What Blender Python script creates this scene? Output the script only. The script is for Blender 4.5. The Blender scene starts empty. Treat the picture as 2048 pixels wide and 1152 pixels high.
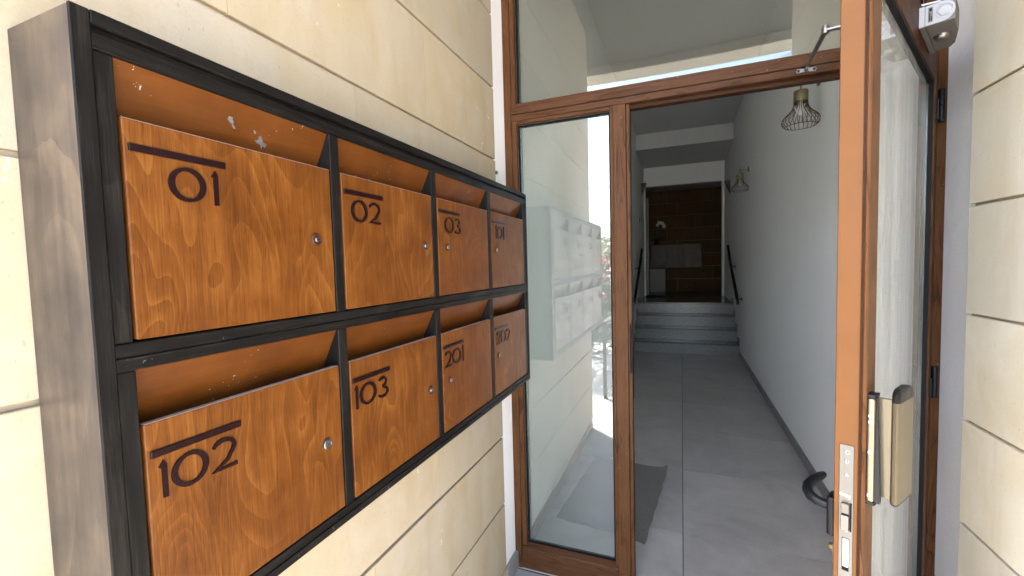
import bpy, bmesh, math, random
from mathutils import Vector, Matrix, Quaternion
random.seed(7)
S = bpy.context.scene
COL = S.collection
FZ = -0.097                       # floor level (the camera stands 1.6 m above it)

# ------------------------------------------------------------------ camera, sky, sun, exposure
cam = bpy.data.cameras.new('camera'); cam_o = bpy.data.objects.new('camera', cam); COL.objects.link(cam_o)
cam.sensor_width = 36; cam.lens = 15.042; cam.clip_start = 0.02; cam.clip_end = 2000
rr = Vector((0.929514, 0.367853, -0.026220)); uu = Vector((0.004823, 0.058967, 0.998248)); ff = Vector((-0.368755, 0.928012, -0.053036))
M4 = Matrix(((rr.x, uu.x, -ff.x, 0), (rr.y, uu.y, -ff.y, 0), (rr.z, uu.z, -ff.z, 1.5), (0, 0, 0, 1)))
cam_o.matrix_world = M4
S.camera = cam_o
SUN_DIR = Vector((-0.45, -0.42, 0.79)).normalized()
W = bpy.data.worlds.new('World'); S.world = W; W.use_nodes = True
wn = W.node_tree; bg = wn.nodes['Background']
sky = wn.nodes.new('ShaderNodeTexSky'); sky.sky_type = 'NISHITA'; sky.sun_disc = False
sky.sun_elevation = math.asin(SUN_DIR.z); sky.sun_rotation = math.atan2(SUN_DIR.x, SUN_DIR.y)
sky.air_density = 1.0; sky.dust_density = 2.0; sky.ozone_density = 1.0
wn.links.new(sky.outputs[0], bg.inputs[0]); bg.inputs[1].default_value = 0.15
sl = bpy.data.lights.new('sun', 'SUN'); sl.energy = 5.0; sl.angle = math.radians(0.5); sl.color = (1, 0.95, 0.88)
so = bpy.data.objects.new('sun', sl); COL.objects.link(so); so.rotation_euler = SUN_DIR.to_track_quat('Z', 'Y').to_euler()
so.location = SUN_DIR * 30
S.view_settings.view_transform = 'Standard'; S.view_settings.look = 'None'
S.view_settings.exposure = 3.68; S.view_settings.gamma = 1
S.render.engine = 'CYCLES'
cy = S.cycles
cy.max_bounces = 14; cy.diffuse_bounces = 8; cy.glossy_bounces = 6; cy.transmission_bounces = 6; cy.transparent_max_bounces = 24
cy.caustics_reflective = False; cy.caustics_refractive = False
cy.use_denoising = True
try: cy.denoiser = 'OPENIMAGEDENOISE'
except Exception: pass

# ------------------------------------------------------------------ material helpers
class NT:
    def __init__(s, name):
        s.m = bpy.data.materials.new(name); s.m.use_nodes = True
        s.t = s.m.node_tree; s.b = s.t.nodes['Principled BSDF']; s.out = s.t.nodes['Material Output']
    def n(s, typ, ins=None, **kw):
        x = s.t.nodes.new('ShaderNode' + typ)
        for k, v in kw.items(): setattr(x, k, v)
        for k, v in (ins or {}).items(): s.put(x.inputs[k], v)
        return x
    def put(s, sock, v):
        if hasattr(v, 'is_output'): s.t.links.new(v, sock)
        elif hasattr(v, 'outputs'): s.t.links.new(v.outputs[0], sock)
        else: sock.default_value = v
    def math(s, op, a, b=0.0, clamp=False): return s.n('Math', {0: a, 1: b}, operation=op, use_clamp=clamp).outputs[0]
    def coords(s, scale=(1, 1, 1), rnd=20.0, rot=(0, 0, 0)):
        tc = s.n('TexCoord'); oi = s.n('ObjectInfo')
        off = s.n('CombineXYZ', {0: s.math('MULTIPLY', oi.outputs['Random'], rnd), 1: s.math('MULTIPLY', oi.outputs['Random'], rnd * 1.7), 2: s.math('MULTIPLY', oi.outputs['Random'], rnd * 2.3)})
        add = s.n('VectorMath', {0: tc.outputs['Object'], 1: off}, operation='ADD')
        return s.n('Mapping', {0: add.outputs[0], 'Scale': scale, 'Rotation': rot}).outputs[0]
    def noise(s, vec, scale, detail=3, rough=.5, dist=0): return s.n('TexNoise', {'Vector': vec, 'Scale': scale, 'Detail': detail, 'Roughness': rough, 'Distortion': dist}).outputs[0]
    def ramp(s, fac, stops):
        r = s.n('ValToRGB', {0: fac}); e = r.color_ramp.elements
        while len(e) < len(stops): e.new(0.5)
        for i, (p, c) in enumerate(stops): e[i].position = p; e[i].color = (*c, 1) if len(c) == 3 else c
        return r.outputs[0]
    def mix(s, fac, a, b, blend='MIX'):
        x = s.n('Mix', data_type='RGBA', blend_type=blend); s.put(x.inputs[0], fac)
        for k, v in ((6, a), (7, b)): s.put(x.inputs[k], (*v, 1) if isinstance(v, tuple) and len(v) == 3 else v)
        return x.outputs[2]
    def bump(s, h, strength, dist=.002):
        b = s.n('Bump', {'Height': h, 'Strength': strength, 'Distance': dist}); s.put(s.b.inputs['Normal'], b)
    def done(s, color=None, rough=None, metal=None, spec=None):
        if color is not None: s.put(s.b.inputs['Base Color'], (*color, 1) if isinstance(color, tuple) and len(color) == 3 else color)
        if rough is not None: s.put(s.b.inputs['Roughness'], rough)
        if metal is not None: s.put(s.b.inputs['Metallic'], metal)
        if spec is not None: s.put(s.b.inputs['Specular IOR Level'], spec)
        return s.m

def plain(name, c, rough=.5, metal=0, var=.12, scale=30, spec=.5, bump=0):
    t = NT(name); v = t.coords()
    n = t.noise(v, scale, 4, .6)
    col = t.mix(n, tuple(x * (1 - var) for x in c), tuple(min(1, x * (1 + var)) for x in c))
    r = t.math('ADD', t.math('MULTIPLY', t.noise(v, scale * .5, 3), .16), rough - .08)
    if bump: t.bump(t.noise(v, scale * 8, 3), bump)
    return t.done(col, r, metal, spec)

def wood(name, dark, mid, light, grain='z', figure=1.0, freq=14.0, rough=.38, streak=.35, lines=.5, pores=.0, spec=.3, chips=0.0, blotch=.55, fine_w=.35, stretch=1.9):
    """stained timber: contour figure of a stretched, warped noise + fine streaks along the grain"""
    t = NT(name); A = 'xyz'.index(grain)
    sc = [5.2 * figure] * 3; sc[A] = stretch * figure
    v = t.coords(tuple(sc))
    base = t.noise(v, 1.0, 1.5, .4, .55)
    ph = t.math('MULTIPLY', base, freq)
    jit = [34.0] * 3; jit[A] = 9.0
    ph = t.math('ADD', ph, t.math('MULTIPLY', t.noise(t.coords(tuple(jit)), 1.0, 2, .5), .34))
    saw = t.math('FRACT', ph)                                   # growth rings: slow rise, sharp edge
    ring = t.math('POWER', saw, 3.0)
    vis = t.ramp(t.noise(t.coords((4, 4, 4), 7), 1.0, 2, .5), [(.38, (.15, .15, .15)), (.62, (1, 1, 1))])
    ring = t.math('MULTIPLY', ring, vis)
    sf = [520.0] * 3; sf[A] = 11.0
    fine = t.noise(t.coords(tuple(sf)), 1.0, 3, .65)
    sm = [85.0] * 3; sm[A] = 3.0
    med = t.noise(t.coords(tuple(sm)), 1.0, 2, .5)
    big = t.noise(t.coords((9, 9, 9)), 1.0, 4, .6)
    f = t.math('ADD', t.math('MULTIPLY', t.math('SUBTRACT', big, .5), blotch * 1.6), .46)
    f = t.math('ADD', f, t.math('MULTIPLY', t.math('SUBTRACT', med, .5), streak))
    f = t.math('ADD', f, t.math('MULTIPLY', t.math('SUBTRACT', fine, .5), fine_w))
    f = t.math('ADD', f, t.math('MULTIPLY', t.math('SUBTRACT', ring, .2), lines * .75), True)
    col = t.ramp(f, [(.10, dark), (.48, mid), (.92, light)])
    if pores:
        pf = [700.0] * 3; pf[A] = 30.0
        pv = t.noise(t.coords(tuple(pf), 11), 1.0, 2, .5)
        col = t.mix(t.math('MULTIPLY', t.math('GREATER_THAN', pv, .62), pores), col, tuple(c * .45 for c in dark))
    if chips:
        cv = t.noise(t.coords((95, 95, 95), 31), 1.0, 3, .7)
        big2 = t.noise(t.coords((7, 7, 7), 13), 1.0, 2, .5)
        ch = t.math('MULTIPLY', t.math('GREATER_THAN', cv, .69), t.math('GREATER_THAN', big2, .54))
        col = t.mix(t.math('MULTIPLY', ch, chips), col, (.30, .275, .26))
    r = t.math('ADD', t.math('MULTIPLY', t.noise(t.coords((12, 12, 12)), 1.0, 3), .26), rough - .13)
    t.bump(t.math('ADD', fine, t.math('MULTIPLY', ring, .3)), .2, .0008)
    return t.done(col, r, 0, spec)

def stone_mat(name, c, tint, k=1.0):
    t = NT(name)
    oi = t.n('ObjectInfo')
    blot = t.noise(t.coords((5.5, 5.5, 4.2)), 1.0, 5, .62, .6)
    strk = t.noise(t.coords((16, 16, 2.2), 9), 1.0, 3, .55)
    spk = t.noise(t.coords((260, 260, 260), 5), 1.0, 3, .7)
    a = t.mix(t.ramp(blot, [(.32, (0, 0, 0)), (.68, (1, 1, 1))]), c, tint)
    a = t.mix(t.math('MULTIPLY', t.ramp(strk, [(.42, (0, 0, 0)), (.75, (1, 1, 1))]), .24), a, tuple(min(.9, x * 1.18 + .04) for x in c))
    a = t.mix(t.math('MULTIPLY', t.ramp(strk, [(.20, (1, 1, 1)), (.42, (0, 0, 0))]), .30), a, (c[0] * .82, c[1] * .70, c[2] * .55))
    a = t.mix(t.math('MULTIPLY', t.math('SUBTRACT', spk, .47), .8, True), a, tuple(x * .72 for x in c))
    pale = t.noise(t.coords((11, 11, 4.5), 17), 1.0, 5, .7, .6)
    a = t.mix(t.math('MULTIPLY', t.math('GREATER_THAN', pale, .68), .35), a, (.74, .68, .60))
    pit = t.noise(t.coords((140, 140, 70), 23), 1.0, 2, .5)
    a = t.mix(t.math('MULTIPLY', t.math('GREATER_THAN', pit, .72), .35), a, tuple(x * .5 for x in c))
    val = t.math('ADD', t.math('MULTIPLY', oi.outputs['Random'], .13), .935)
    hsv = t.n('HueSaturation', {'Value': val, 'Saturation': t.math('ADD', t.math('MULTIPLY', oi.outputs['Random'], .24), .88), 'Color': a})
    t.bump(t.math('ADD', spk, t.math('MULTIPLY', blot, 1.5)), .22, .002)
    return t.done(hsv.outputs[0], .85, 0, .25)

def glass(name, f0=.09, dirt_veil=.035, tint=(.90, .94, .92), vs=(1, 1, .35)):
    t = NT(name)
    lw = t.n('LayerWeight', {0: .5})
    p5 = t.math('POWER', lw.outputs['Facing'], 5.0)
    fac = t.math('ADD', t.math('MULTIPLY', p5, 1 - f0), f0, True)
    tr = t.n('BsdfTransparent', {0: (*tint, 1)}); gl = t.n('BsdfGlossy', {0: (1, 1, 1, 1), 'Roughness': 0.0})
    m = t.n('MixShader', {0: fac, 1: tr, 2: gl})
    df = t.n('BsdfDiffuse', {0: (.62, .62, .60, 1)})  # diffuse film: dirt plus a painted haze that brightens the pane
    v = t.coords(vs)
    d = t.math('MULTIPLY', t.ramp(t.noise(v, 3.5, 6, .65, .4), [(.35, (0, 0, 0)), (.75, (1, 1, 1))]), dirt_veil)
    sp = t.math('GREATER_THAN', t.noise(t.coords((150, 150, 55)), 1.0, 2, .5), .76)
    d = t.math('ADD', t.math('ADD', d, dirt_veil * .5), t.math('MULTIPLY', sp, .22), True)
    m2 = t.n('MixShader', {0: d, 1: m, 2: df})
    t.t.links.new(m2.outputs[0], t.out.inputs[0])
    return t.m

def granite(name, a, b, rough=.22):
    t = NT(name); v = t.coords()
    n = t.noise(v, 110, 4, .75); m = t.noise(v, 48, 3, .65)
    col = t.mix(t.ramp(n, [(.4, (0, 0, 0)), (.6, (1, 1, 1))]), a, b)
    col = t.mix(t.math('MULTIPLY', t.math('GREATER_THAN', m, .62), .5), col, tuple(x * .4 for x in a))
    return t.done(col, rough, 0, .5)

def tile_mat(name, c, rough=.38):
    t = NT(name); oi = t.n('ObjectInfo'); v = t.coords()
    n = t.noise(v, 2.6, 6, .65, .5); s = t.noise(v, 60, 4, .7)
    col = t.mix(t.ramp(n, [(.3, (0, 0, 0)), (.72, (1, 1, 1))]), tuple(x * .74 for x in c), tuple(x * 1.20 for x in c))
    col = t.mix(t.math('MULTIPLY', s, .25), col, tuple(x * 1.35 for x in c))
    hsv = t.n('HueSaturation', {'Value': t.math('ADD', t.math('MULTIPLY', oi.outputs['Random'], .12), .94), 'Color': col})
    return t.done(hsv.outputs[0], t.math('ADD', t.math('MULTIPLY', n, .25), rough - .12), 0, .4)

def plaster(name, c, bump=.1):
    t = NT(name); v = t.coords()
    n = t.noise(v, 1.6, 5, .6); s = t.noise(t.coords((9, 9, .8)), 1.0, 4, .6)
    col = t.mix(n, tuple(x * .94 for x in c), c)
    col = t.mix(t.math('MULTIPLY', t.ramp(s, [(.5, (0, 0, 0)), (.8, (1, 1, 1))]), .16), col, tuple(x * .8 for x in c))
    sc_ = t.noise(t.coords((26, 26, 14), 19), 1.0, 5, .75)
    col = t.mix(t.math('MULTIPLY', t.math('GREATER_THAN', sc_, .70), .22), col, tuple(x * .62 for x in c))
    t.bump(t.math('ADD', t.noise(v, 180, 4, .6), t.math('MULTIPLY', t.noise(v, 14, 3, .5), 2.0)), bump * 2, .003)
    return t.done(col, .8, 0, .25)

M = {}
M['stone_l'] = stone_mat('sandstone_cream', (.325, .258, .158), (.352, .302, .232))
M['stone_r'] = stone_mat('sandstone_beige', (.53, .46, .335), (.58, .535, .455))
M['mortar'] = plain('groove_mortar', (.34, .28, .20), .9, 0, .2, 60)
M['plaster'] = plaster('white_reveal_plaster', (.88, .87, .88), .35)
M['wall'] = plaster('corridor_paint', (.88, .88, .875))
M['ceil'] = plaster('ceiling_paint', (.60, .60, .60))
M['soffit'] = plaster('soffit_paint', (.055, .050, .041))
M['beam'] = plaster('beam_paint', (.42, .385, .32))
M['ply'] = wood('orange_plywood', (.050, .0140, .0020), (.102, .0325, .0050), (.185, .072, .0140), 'z', 1.3, 18, .44, .36, .38, .3, .14, 0, .52, .7)
M['plyh'] = wood('orange_plywood_flat', (.043, .0122, .0018), (.076, .0232, .0034), (.110, .036, .0062), 'y', .9, 9, .45, .30, .25, .0, .15, .85)
M['plyedge'] = plain('plywood_edge', (.23, .165, .14), .6, 0, .3, 80, .2)
M['black'] = wood('black_stained_timber_v', (.0024, .0021, .0020), (.0062, .0053, .0047), (.023, .019, .0155), 'z', 1.3, 7, .5, .5, .2, .2, .10, 0, .3, 1.1)
M['blackh'] = wood('black_stained_timber_h', (.0024, .0021, .0020), (.0062, .0053, .0047), (.023, .019, .0155), 'y', 1.3, 7, .5, .5, .2, .2, .10, .22, .3, 1.1)
M['veneer'] = wood('grey_brown_veneer', (.020, .0155, .0135), (.052, .0385, .0290), (.115, .080, .0500), 'z', .8, 8, .42, .45, .28, .0, .3, 0, .75, .3)
M['digit'] = plain('dark_maroon_gloss', (.0095, .0030, .0036), .34, 0, .3, 90, .12)
M['rose'] = plain('brown_rosette', (.050, .0165, .0065), .4, 0, .25, 60, .2)
M['film'] = wood('brown_woodgrain_v', (.022, .0082, .0034), (.078, .0325, .0122), (.126, .0560, .0230), 'z', 4.2, 8, .47, .3, -.55, .25, .10, .5, .25, .4, .55)
M['filmh'] = wood('brown_woodgrain_h', (.022, .0084, .0038), (.072, .0305, .0134), (.118, .0530, .0250), 'x', 4.2, 8, .47, .3, -.55, .25, .10, .5, .25, .4, .55)
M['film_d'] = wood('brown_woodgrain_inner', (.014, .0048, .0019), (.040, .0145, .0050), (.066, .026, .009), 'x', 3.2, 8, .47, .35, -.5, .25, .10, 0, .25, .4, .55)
M['edge'] = plain('orange_edge_film', (.130, .0540, .0175), .45, 0, .14, 9, .12)
M['gasket'] = plain('black_rubber', (.004, .004, .0045), .6, 0, .2, 30, .12)
M['steel'] = plain('satin_steel', (.22, .205, .185), .42, 1, .06)
M['plate'] = plain('satin_lock_plate', (.165, .155, .14), .5, 1, .08)
M['chrome'] = plain('bright_steel', (.23, .23, .225), .32, 1, .05)
M['gold'] = plain('champagne_anodised', (.19, .163, .115), .40, .85, .05, 12)
M['plastic'] = plain('black_plastic', (.0055, .0055, .0065), .42, 0, .2, 60, .22)
M['smear'] = plain('pale_smear', (.11, .10, .105), .8, 0, .6, 160, .2)
M['white_p'] = plain('white_plastic', (.76, .77, .78), .45, 0, .04)
M['cream'] = plain('cream_paint', (.20, .19, .175), .5, 0, .04)
M['closer'] = plain('grey_cast_body', (.105, .098, .088), .5, .1, .1, 60, .3)
M['closer_f'] = plain('pale_cast_face', (.30, .30, .325), .5, 0, .06, 120, .3)
M['brass'] = plain('antique_brass', (.36, .285, .16), .3, 1, .15, 30)
M['wire'] = plain('bronze_wire', (.14, .095, .055), .4, .8, .2, 30)
M['bulb'] = plain('frosted_glass_bulb', (.62, .62, .60), .25, 0, .03)
M['tile'] = tile_mat('grey_floor_tile', (.375, .350, .328))
M['ptile'] = tile_mat('porch_floor_tile', (.31, .305, .30), .5)
M['grout'] = plain('grey_grout', (.045, .044, .042), .9, 0, .2, 40)
M['skirt'] = tile_mat('skirting_tile', (.20, .195, .19))
M['gran'] = granite('grey_granite', (.135, .132, .130), (.27, .265, .26))
M['gran_darkened'] = granite('granite_darkened_treads', (.050, .049, .048), (.115, .112, .110), .2)  # riser granite darkened: dark reflection on the treads put into the colour
M['gran_d'] = granite('dark_granite', (.075, .07, .068), (.13, .122, .118), .18)
M['mat'] = plain('doormat_fibre', (.19, .178, .162), .95, 0, .8, 150, .1, .9)
M['matdark'] = plain('dark_mat', (.02, .02, .02), .95, 0, .3, 200, .1)
M['rail'] = plain('black_metal', (.012, .012, .014), .35, .3, .1)
M['estone'] = stone_mat('brown_stone', (.095, .055, .024), (.075, .045, .022))
M['cab'] = wood('walnut_panel', (.030, .017, .012), (.055, .033, .024), (.085, .052, .038), 'z', 1.2, 6, .45, .5, .3, .2)
M['glass'] = glass('window_glass', .11, .06)
M['glass_t'] = glass('transom_glass', .085, .025, (.78, .80, .77))
M['glass_d'] = glass('door_glass', .11, .22, (.90, .94, .92), (9, 9, .12))  # strong streaked veil paints pale reflected streaks into this pane
M['ground'] = tile_mat('pale_concrete', (.50, .48, .45), .8)
M['leaf'] = plain('oleander_leaf', (.055, .10, .030), .45, 0, .5, 12)
M['palmleaf'] = plain('palm_leaf', (.06, .095, .035), .45, 0, .4, 12)
M['stem'] = plain('bark_brown', (.16, .12, .085), .85, 0, .3, 20)
M['pink'] = plain('pink_petal', (.72, .12, .22), .5, 0, .25, 12)
M['petal'] = plain('white_petal', (.75, .70, .72), .5, 0, .1, 12)
M['clay'] = plain('dark_pot', (.03, .03, .03), .4)
M['render'] = plaster('facade_render', (.62, .57, .48))

# ------------------------------------------------------------------ object helpers
POS = {}
def link(o, parent, c):
    COL.objects.link(o)
    if parent is not None:
        o.parent = parent; o.location = Vector(c) - POS[parent]
    else: o.location = c
    POS[o] = Vector(c)
    return o
def tag(o, label, cat, group=None):
    o['label'] = label; o['category'] = cat
    if group: o['group'] = group
    return o
def structure(o): o['kind'] = 'structure'; return o
def thing(name, base, label, cat, group=None, frame=None):
    o = bpy.data.objects.new(name, None); COL.objects.link(o); o.location = base; o.empty_display_size = .1
    POS[o] = Vector(base) if frame is None else Vector(frame)
    return tag(o, label, cat, group)
def from_bm(name, bm, mat, parent, c, smooth=False):
    me = bpy.data.meshes.new(name); bm.to_mesh(me); bm.free()
    for m in (mat if isinstance(mat, (list, tuple)) else [mat]): me.materials.append(m)
    if smooth:
        me.polygons.foreach_set('use_smooth', [True] * len(me.polygons))
        try: me.set_sharp_from_angle(angle=math.radians(40))
        except Exception: pass
    return link(bpy.data.objects.new(name, me), parent, c)
def box(name, parent, x0, x1, y0, y1, z0, z1, mat, bev=.0012, seg=1, only=None):
    c = Vector(((x0 + x1) / 2, (y0 + y1) / 2, (z0 + z1) / 2)); d = Vector((abs(x1 - x0), abs(y1 - y0), abs(z1 - z0)))
    bm = bmesh.new(); bmesh.ops.create_cube(bm, size=1)
    for v in bm.verts: v.co = Vector((v.co.x * d.x, v.co.y * d.y, v.co.z * d.z))
    b = min(bev, .3 * min(d))
    if b > 0: bmesh.ops.bevel(bm, geom=[e for e in bm.edges if only is None or abs((e.verts[0].co - e.verts[1].co)[only]) > 1e-6], offset=b, segments=seg, affect='EDGES', profile=.5)
    return from_bm(name, bm, mat, parent, c, seg > 1)
def mesh(name, parent, verts, faces, mat, smooth=False, mats=None, bev=0):
    vs = [Vector(v) for v in verts]
    c = Vector([(min(v[i] for v in vs) + max(v[i] for v in vs)) / 2 for i in range(3)])
    bm = bmesh.new(); bv = [bm.verts.new(v - c) for v in vs]
    for k, f in enumerate(faces):
        try:
            nf = bm.faces.new([bv[i] for i in f])
            if mats: nf.material_index = mats[k]
        except ValueError: pass
    bmesh.ops.recalc_face_normals(bm, faces=list(bm.faces))
    if bev: bmesh.ops.bevel(bm, geom=[e for e in bm.edges if e.calc_face_angle(0) > .5], offset=bev, segments=2, affect='EDGES', profile=.5)
    return from_bm(name, bm, mat, parent, c, smooth)
def prism(name, parent, poly, axis, a0, a1, mat, bev=0, smooth=False):
    """extrude a 2-D polygon along an axis; poly is given in the other two axes in order"""
    o = [i for i in range(3) if i != axis]
    def P(p, a):
        v = [0, 0, 0]; v[o[0]] = p[0]; v[o[1]] = p[1]; v[axis] = a; return v
    n = len(poly)
    vs = [P(p, a0) for p in poly] + [P(p, a1) for p in poly]
    fs = [list(range(n)), list(range(n, 2 * n))] + [[i, (i + 1) % n, n + (i + 1) % n, n + i] for i in range(n)]
    return mesh(name, parent, vs, fs, mat, smooth, None, bev)
def tube_geo(pts, r, sides=10, closed=False):
    pts = [Vector(p) for p in pts]; n = len(pts); vs = []; fs = []
    rad = r if isinstance(r, (list, tuple)) else [r] * n
    up = None
    for i, p in enumerate(pts):
        a = pts[(i - 1) % n] if closed or i > 0 else p; b = pts[(i + 1) % n] if closed or i < n - 1 else p
        t = (b - a).normalized()
        if up is None:
            up = Vector((0, 0, 1)) if abs(t.z) < .9 else Vector((1, 0, 0))
        s = t.cross(up).normalized(); up = s.cross(t).normalized()
        for k in range(sides):
            an = 2 * math.pi * k / sides; vs.append(p + (s * math.cos(an) + up * math.sin(an)) * rad[i])
    m = n if closed else n - 1
    for i in range(m):
        for k in range(sides):
            a = i * sides + k; b = i * sides + (k + 1) % sides; j = (i + 1) % n
            fs.append([a, b, j * sides + (k + 1) % sides, j * sides + k])
    if not closed:
        fs.append(list(range(sides))); fs.append([(n - 1) * sides + k for k in range(sides)])
    return vs, fs
def tube(name, parent, pts, r, mat, sides=10, closed=False):
    v, f = tube_geo(pts, r, sides, closed); return mesh(name, parent, v, f, mat, True)
def merge(geos):
    V = []; F = []
    for v, f in geos:
        o = len(V); V += list(v); F += [[i + o for i in q] for q in f]
    return V, F
def lathe_geo(center, axis, prof, seg=24):
    """profile [(r, h)] turned about an axis through center"""
    c = Vector(center); ax = Vector(axis).normalized()
    s = ax.cross(Vector((0, 0, 1)) if abs(ax.z) < .9 else Vector((1, 0, 0))).normalized(); u = ax.cross(s)
    vs = []; fs = []
    for r, h in prof:
        for k in range(seg):
            a = 2 * math.pi * k / seg; vs.append(c + ax * h + (s * math.cos(a) + u * math.sin(a)) * r)
    for i in range(len(prof) - 1):
        for k in range(seg): fs.append([i * seg + k, i * seg + (k + 1) % seg, (i + 1) * seg + (k + 1) % seg, (i + 1) * seg + k])
    fs.append(list(range(seg))); fs.append([(len(prof) - 1) * seg + k for k in range(seg)])
    return vs, fs
def lathe(name, parent, center, axis, prof, mat, seg=24):
    v, f = lathe_geo(center, axis, prof, seg); return mesh(name, parent, v, f, mat, True)

# ------------------------------------------------------------------ setting: ground, floors, building
structure(box('ground', None, -300, 300, -300, 300, FZ - .52, FZ - .16, M['ground'], 0))
pf = structure(box('porch_floor', None, -2.6, 2.6, -.95, 2.02, FZ - .15, FZ - .006, M['grout'], 0))
for i in range(-3, 4):
    for j in range(4):
        x0 = -.82 + i * .82 + .0015; y1 = 2.018 - j * .75; y0 = max(y1 - .7485, -.948)
        if x0 + .817 < -2.6 or x0 > 2.5: continue
        box('tile', pf, max(x0, -2.598), min(x0 + .817, 2.598), y0, y1, FZ - .008, FZ, M['ptile'], .0012)
cf = structure(box('corridor_floor', None, -.86, .93, 2.024, 7.98, FZ - .15, FZ - .006, M['grout'], 0))
ys = [2.03] + [2.612 + .819 * k for k in range(8)]
for a, b in zip(ys[:-1], ys[1:]):
    for x0, x1 in ((-.812, -.002), (.002, .878)):
        box('tile', cf, x0, x1, a + .002, min(b, 7.9) - .002, FZ - .008, FZ, M['tile'], .0012)
# corridor shell
lw = structure(box('corridor_wall_left', None, -1.06, -.812, 2.105, 10.5, FZ - .15, 4.05, M['wall'], 0))
rw = structure(box('corridor_wall_right', None, .878, 1.12, 2.105, 10.5, FZ - .15, 4.05, M['wall'], 0))
structure(box('corridor_ceiling', None, -.84, .90, 2.0, 8.75, 3.95, 4.15, M['ceil'], 0))
structure(box('ceiling_drop', None, -.84, .90, 8.75, 10.5, 3.66, 4.15, M['ceil'], .003))
for k in range(7):
    a = 2.112 + k * .819; box('skirting_tile', rw, .868, .8785, a, min(a + .816, 7.86), FZ, FZ + .085, M['skirt'], .0015)
    box('skirting_tile', lw, -.8125, -.802, a, min(a + .816, 7.86), FZ, FZ + .085, M['skirt'], .0015)
# end of the corridor: opening to a cross lobby
structure(box('lobby_wall_left', None, -3.2, -.78, 10.5, 10.66, .5, 4.1, M['wall'], .002))
structure(box('lobby_wall_right', None, .83, 3.2, 10.5, 10.66, .5, 4.1, M['wall'], .002))
structure(box('lobby_lintel', None, -.78, .83, 10.5, 10.66, 3.23, 4.1, M['wall'], .002))
structure(box('lobby_ceiling', None, -3.2, 3.2, 10.66, 12.2, 3.34, 3.5, M['ceil'], 0))
structure(box('lobby_side_wall_left', None, -3.3, -3.2, 10.5, 12.3, .4, 3.6, M['wall'], 0))
structure(box('lobby_side_wall_right', None, 3.2, 3.3, 10.5, 12.3, .4, 3.6, M['wall'], 0))
LZ = FZ + .80
st = structure(box('staircase', None, -.86, .93, 7.905, 8.83, FZ - .15, FZ - .0, M['grout'], 0))
for k in range(4):
    y = 7.88 + .30 * k; z1 = FZ + .20 * (k + 1)
    box('riser', st, -.812, .878, y, y + .025, z1 - .20 + (.0 if k == 0 else .0), z1 - .032, M['gran'], .0015)
    if k < 3: box('tread', st, -.812, .878, y - .025, y + .2995, z1 - .031, z1, M['gran_darkened'], .003)
    # stepped skirting on both walls
    for xx0, xx1 in ((.866, .8785), (-.8125, -.800)):
        box('stair_skirting', st, xx0, xx1, y - .05, y + .20, z1 + .001, z1 + .085, M['skirt'], .002)
lf = structure(box('landing_floor', None, -3.2, 3.2, 8.81, 12.2, LZ - .2, LZ - .006, M['grout'], 0))
box('nosing', lf, -.812, .878, 8.755, 9.08, LZ - .031, LZ, M['gran_darkened'], .003)
for i in range(-2, 2):
    for j in range(4):
        box('tile', lf, i * .81 + .002, i * .81 + .808, 9.083 + j * .76, 9.083 + j * .76 + .757, LZ - .012, LZ, M['gran_d'], .001)
# brown stone wall at the end of the lobby
ew = thing('brown_stone_wall', (0, 12.1, LZ), 'dark brown stone wall facing the corridor behind the wall cabinet', 'wall')
box('backing', ew, -3.2, 3.2, 12.03, 12.3, .5, 3.5, M['mortar'], 0)
z = LZ; row = 0
while z < 3.33:
    off = [0, .45, .22][row % 3]; x = -2.6 + off
    while x < 2.4:
        wdt = [1.1, .9, 1.25][(row + int(x * 3)) % 3]
        dy = random.uniform(0, .012)
        box('stone', ew, x + .003, x + wdt - .003, 12.0 - dy, 12.04, z + .004, min(z + .325, 3.34), M['estone'], .004); x += wdt
    z += .329; row += 1

# porch shell and building volumes
bld = thing('apartment_building', (0, 3, FZ), 'rendered apartment building volume around and above the recessed porch', 'building')
box('wall', bld, -7, -1.07, .075, 12.4, FZ - .15, 7.2, M['render'], 0)
box('wall', bld, 1.13, 7, .075, 12.4, FZ - .15, 7.2, M['render'], 0)
box('upper_wall', bld, -1.07, 1.13, .06, 12.4, 4.16, 7.2, M['render'], 0)
box('upper_wall', bld, -1.07, 1.13, .06, .14, 3.76, 4.16, M['render'], 0)
box('back_wall', bld, -3.4, 3.4, 12.31, 12.42, -.3, 4.2, M['render'], 0)
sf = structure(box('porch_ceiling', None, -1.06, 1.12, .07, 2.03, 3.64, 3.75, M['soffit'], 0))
structure(box('shading_overhang', None, -2.6, 2.6, -.85, .069, 3.64, 3.84, M['soffit'], .003))  # overhang depth added to cut sky light on the outer wall ends
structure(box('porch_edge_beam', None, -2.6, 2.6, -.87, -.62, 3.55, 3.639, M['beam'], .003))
structure(box('wall_over_door', None, -1.06, 1.12, 2.03, 2.104, 3.27, 4.15, M['wall'], 0))
structure(box('reveal_plaster_left', None, -1.06, -.826, .07, 2.12, FZ - .1, 3.75, M['plaster'], 0))
structure(box('reveal_plaster_right', None, .8865, 1.12, .07, 2.12, FZ - .1, 3.75, M['plaster'], 0))

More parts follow.
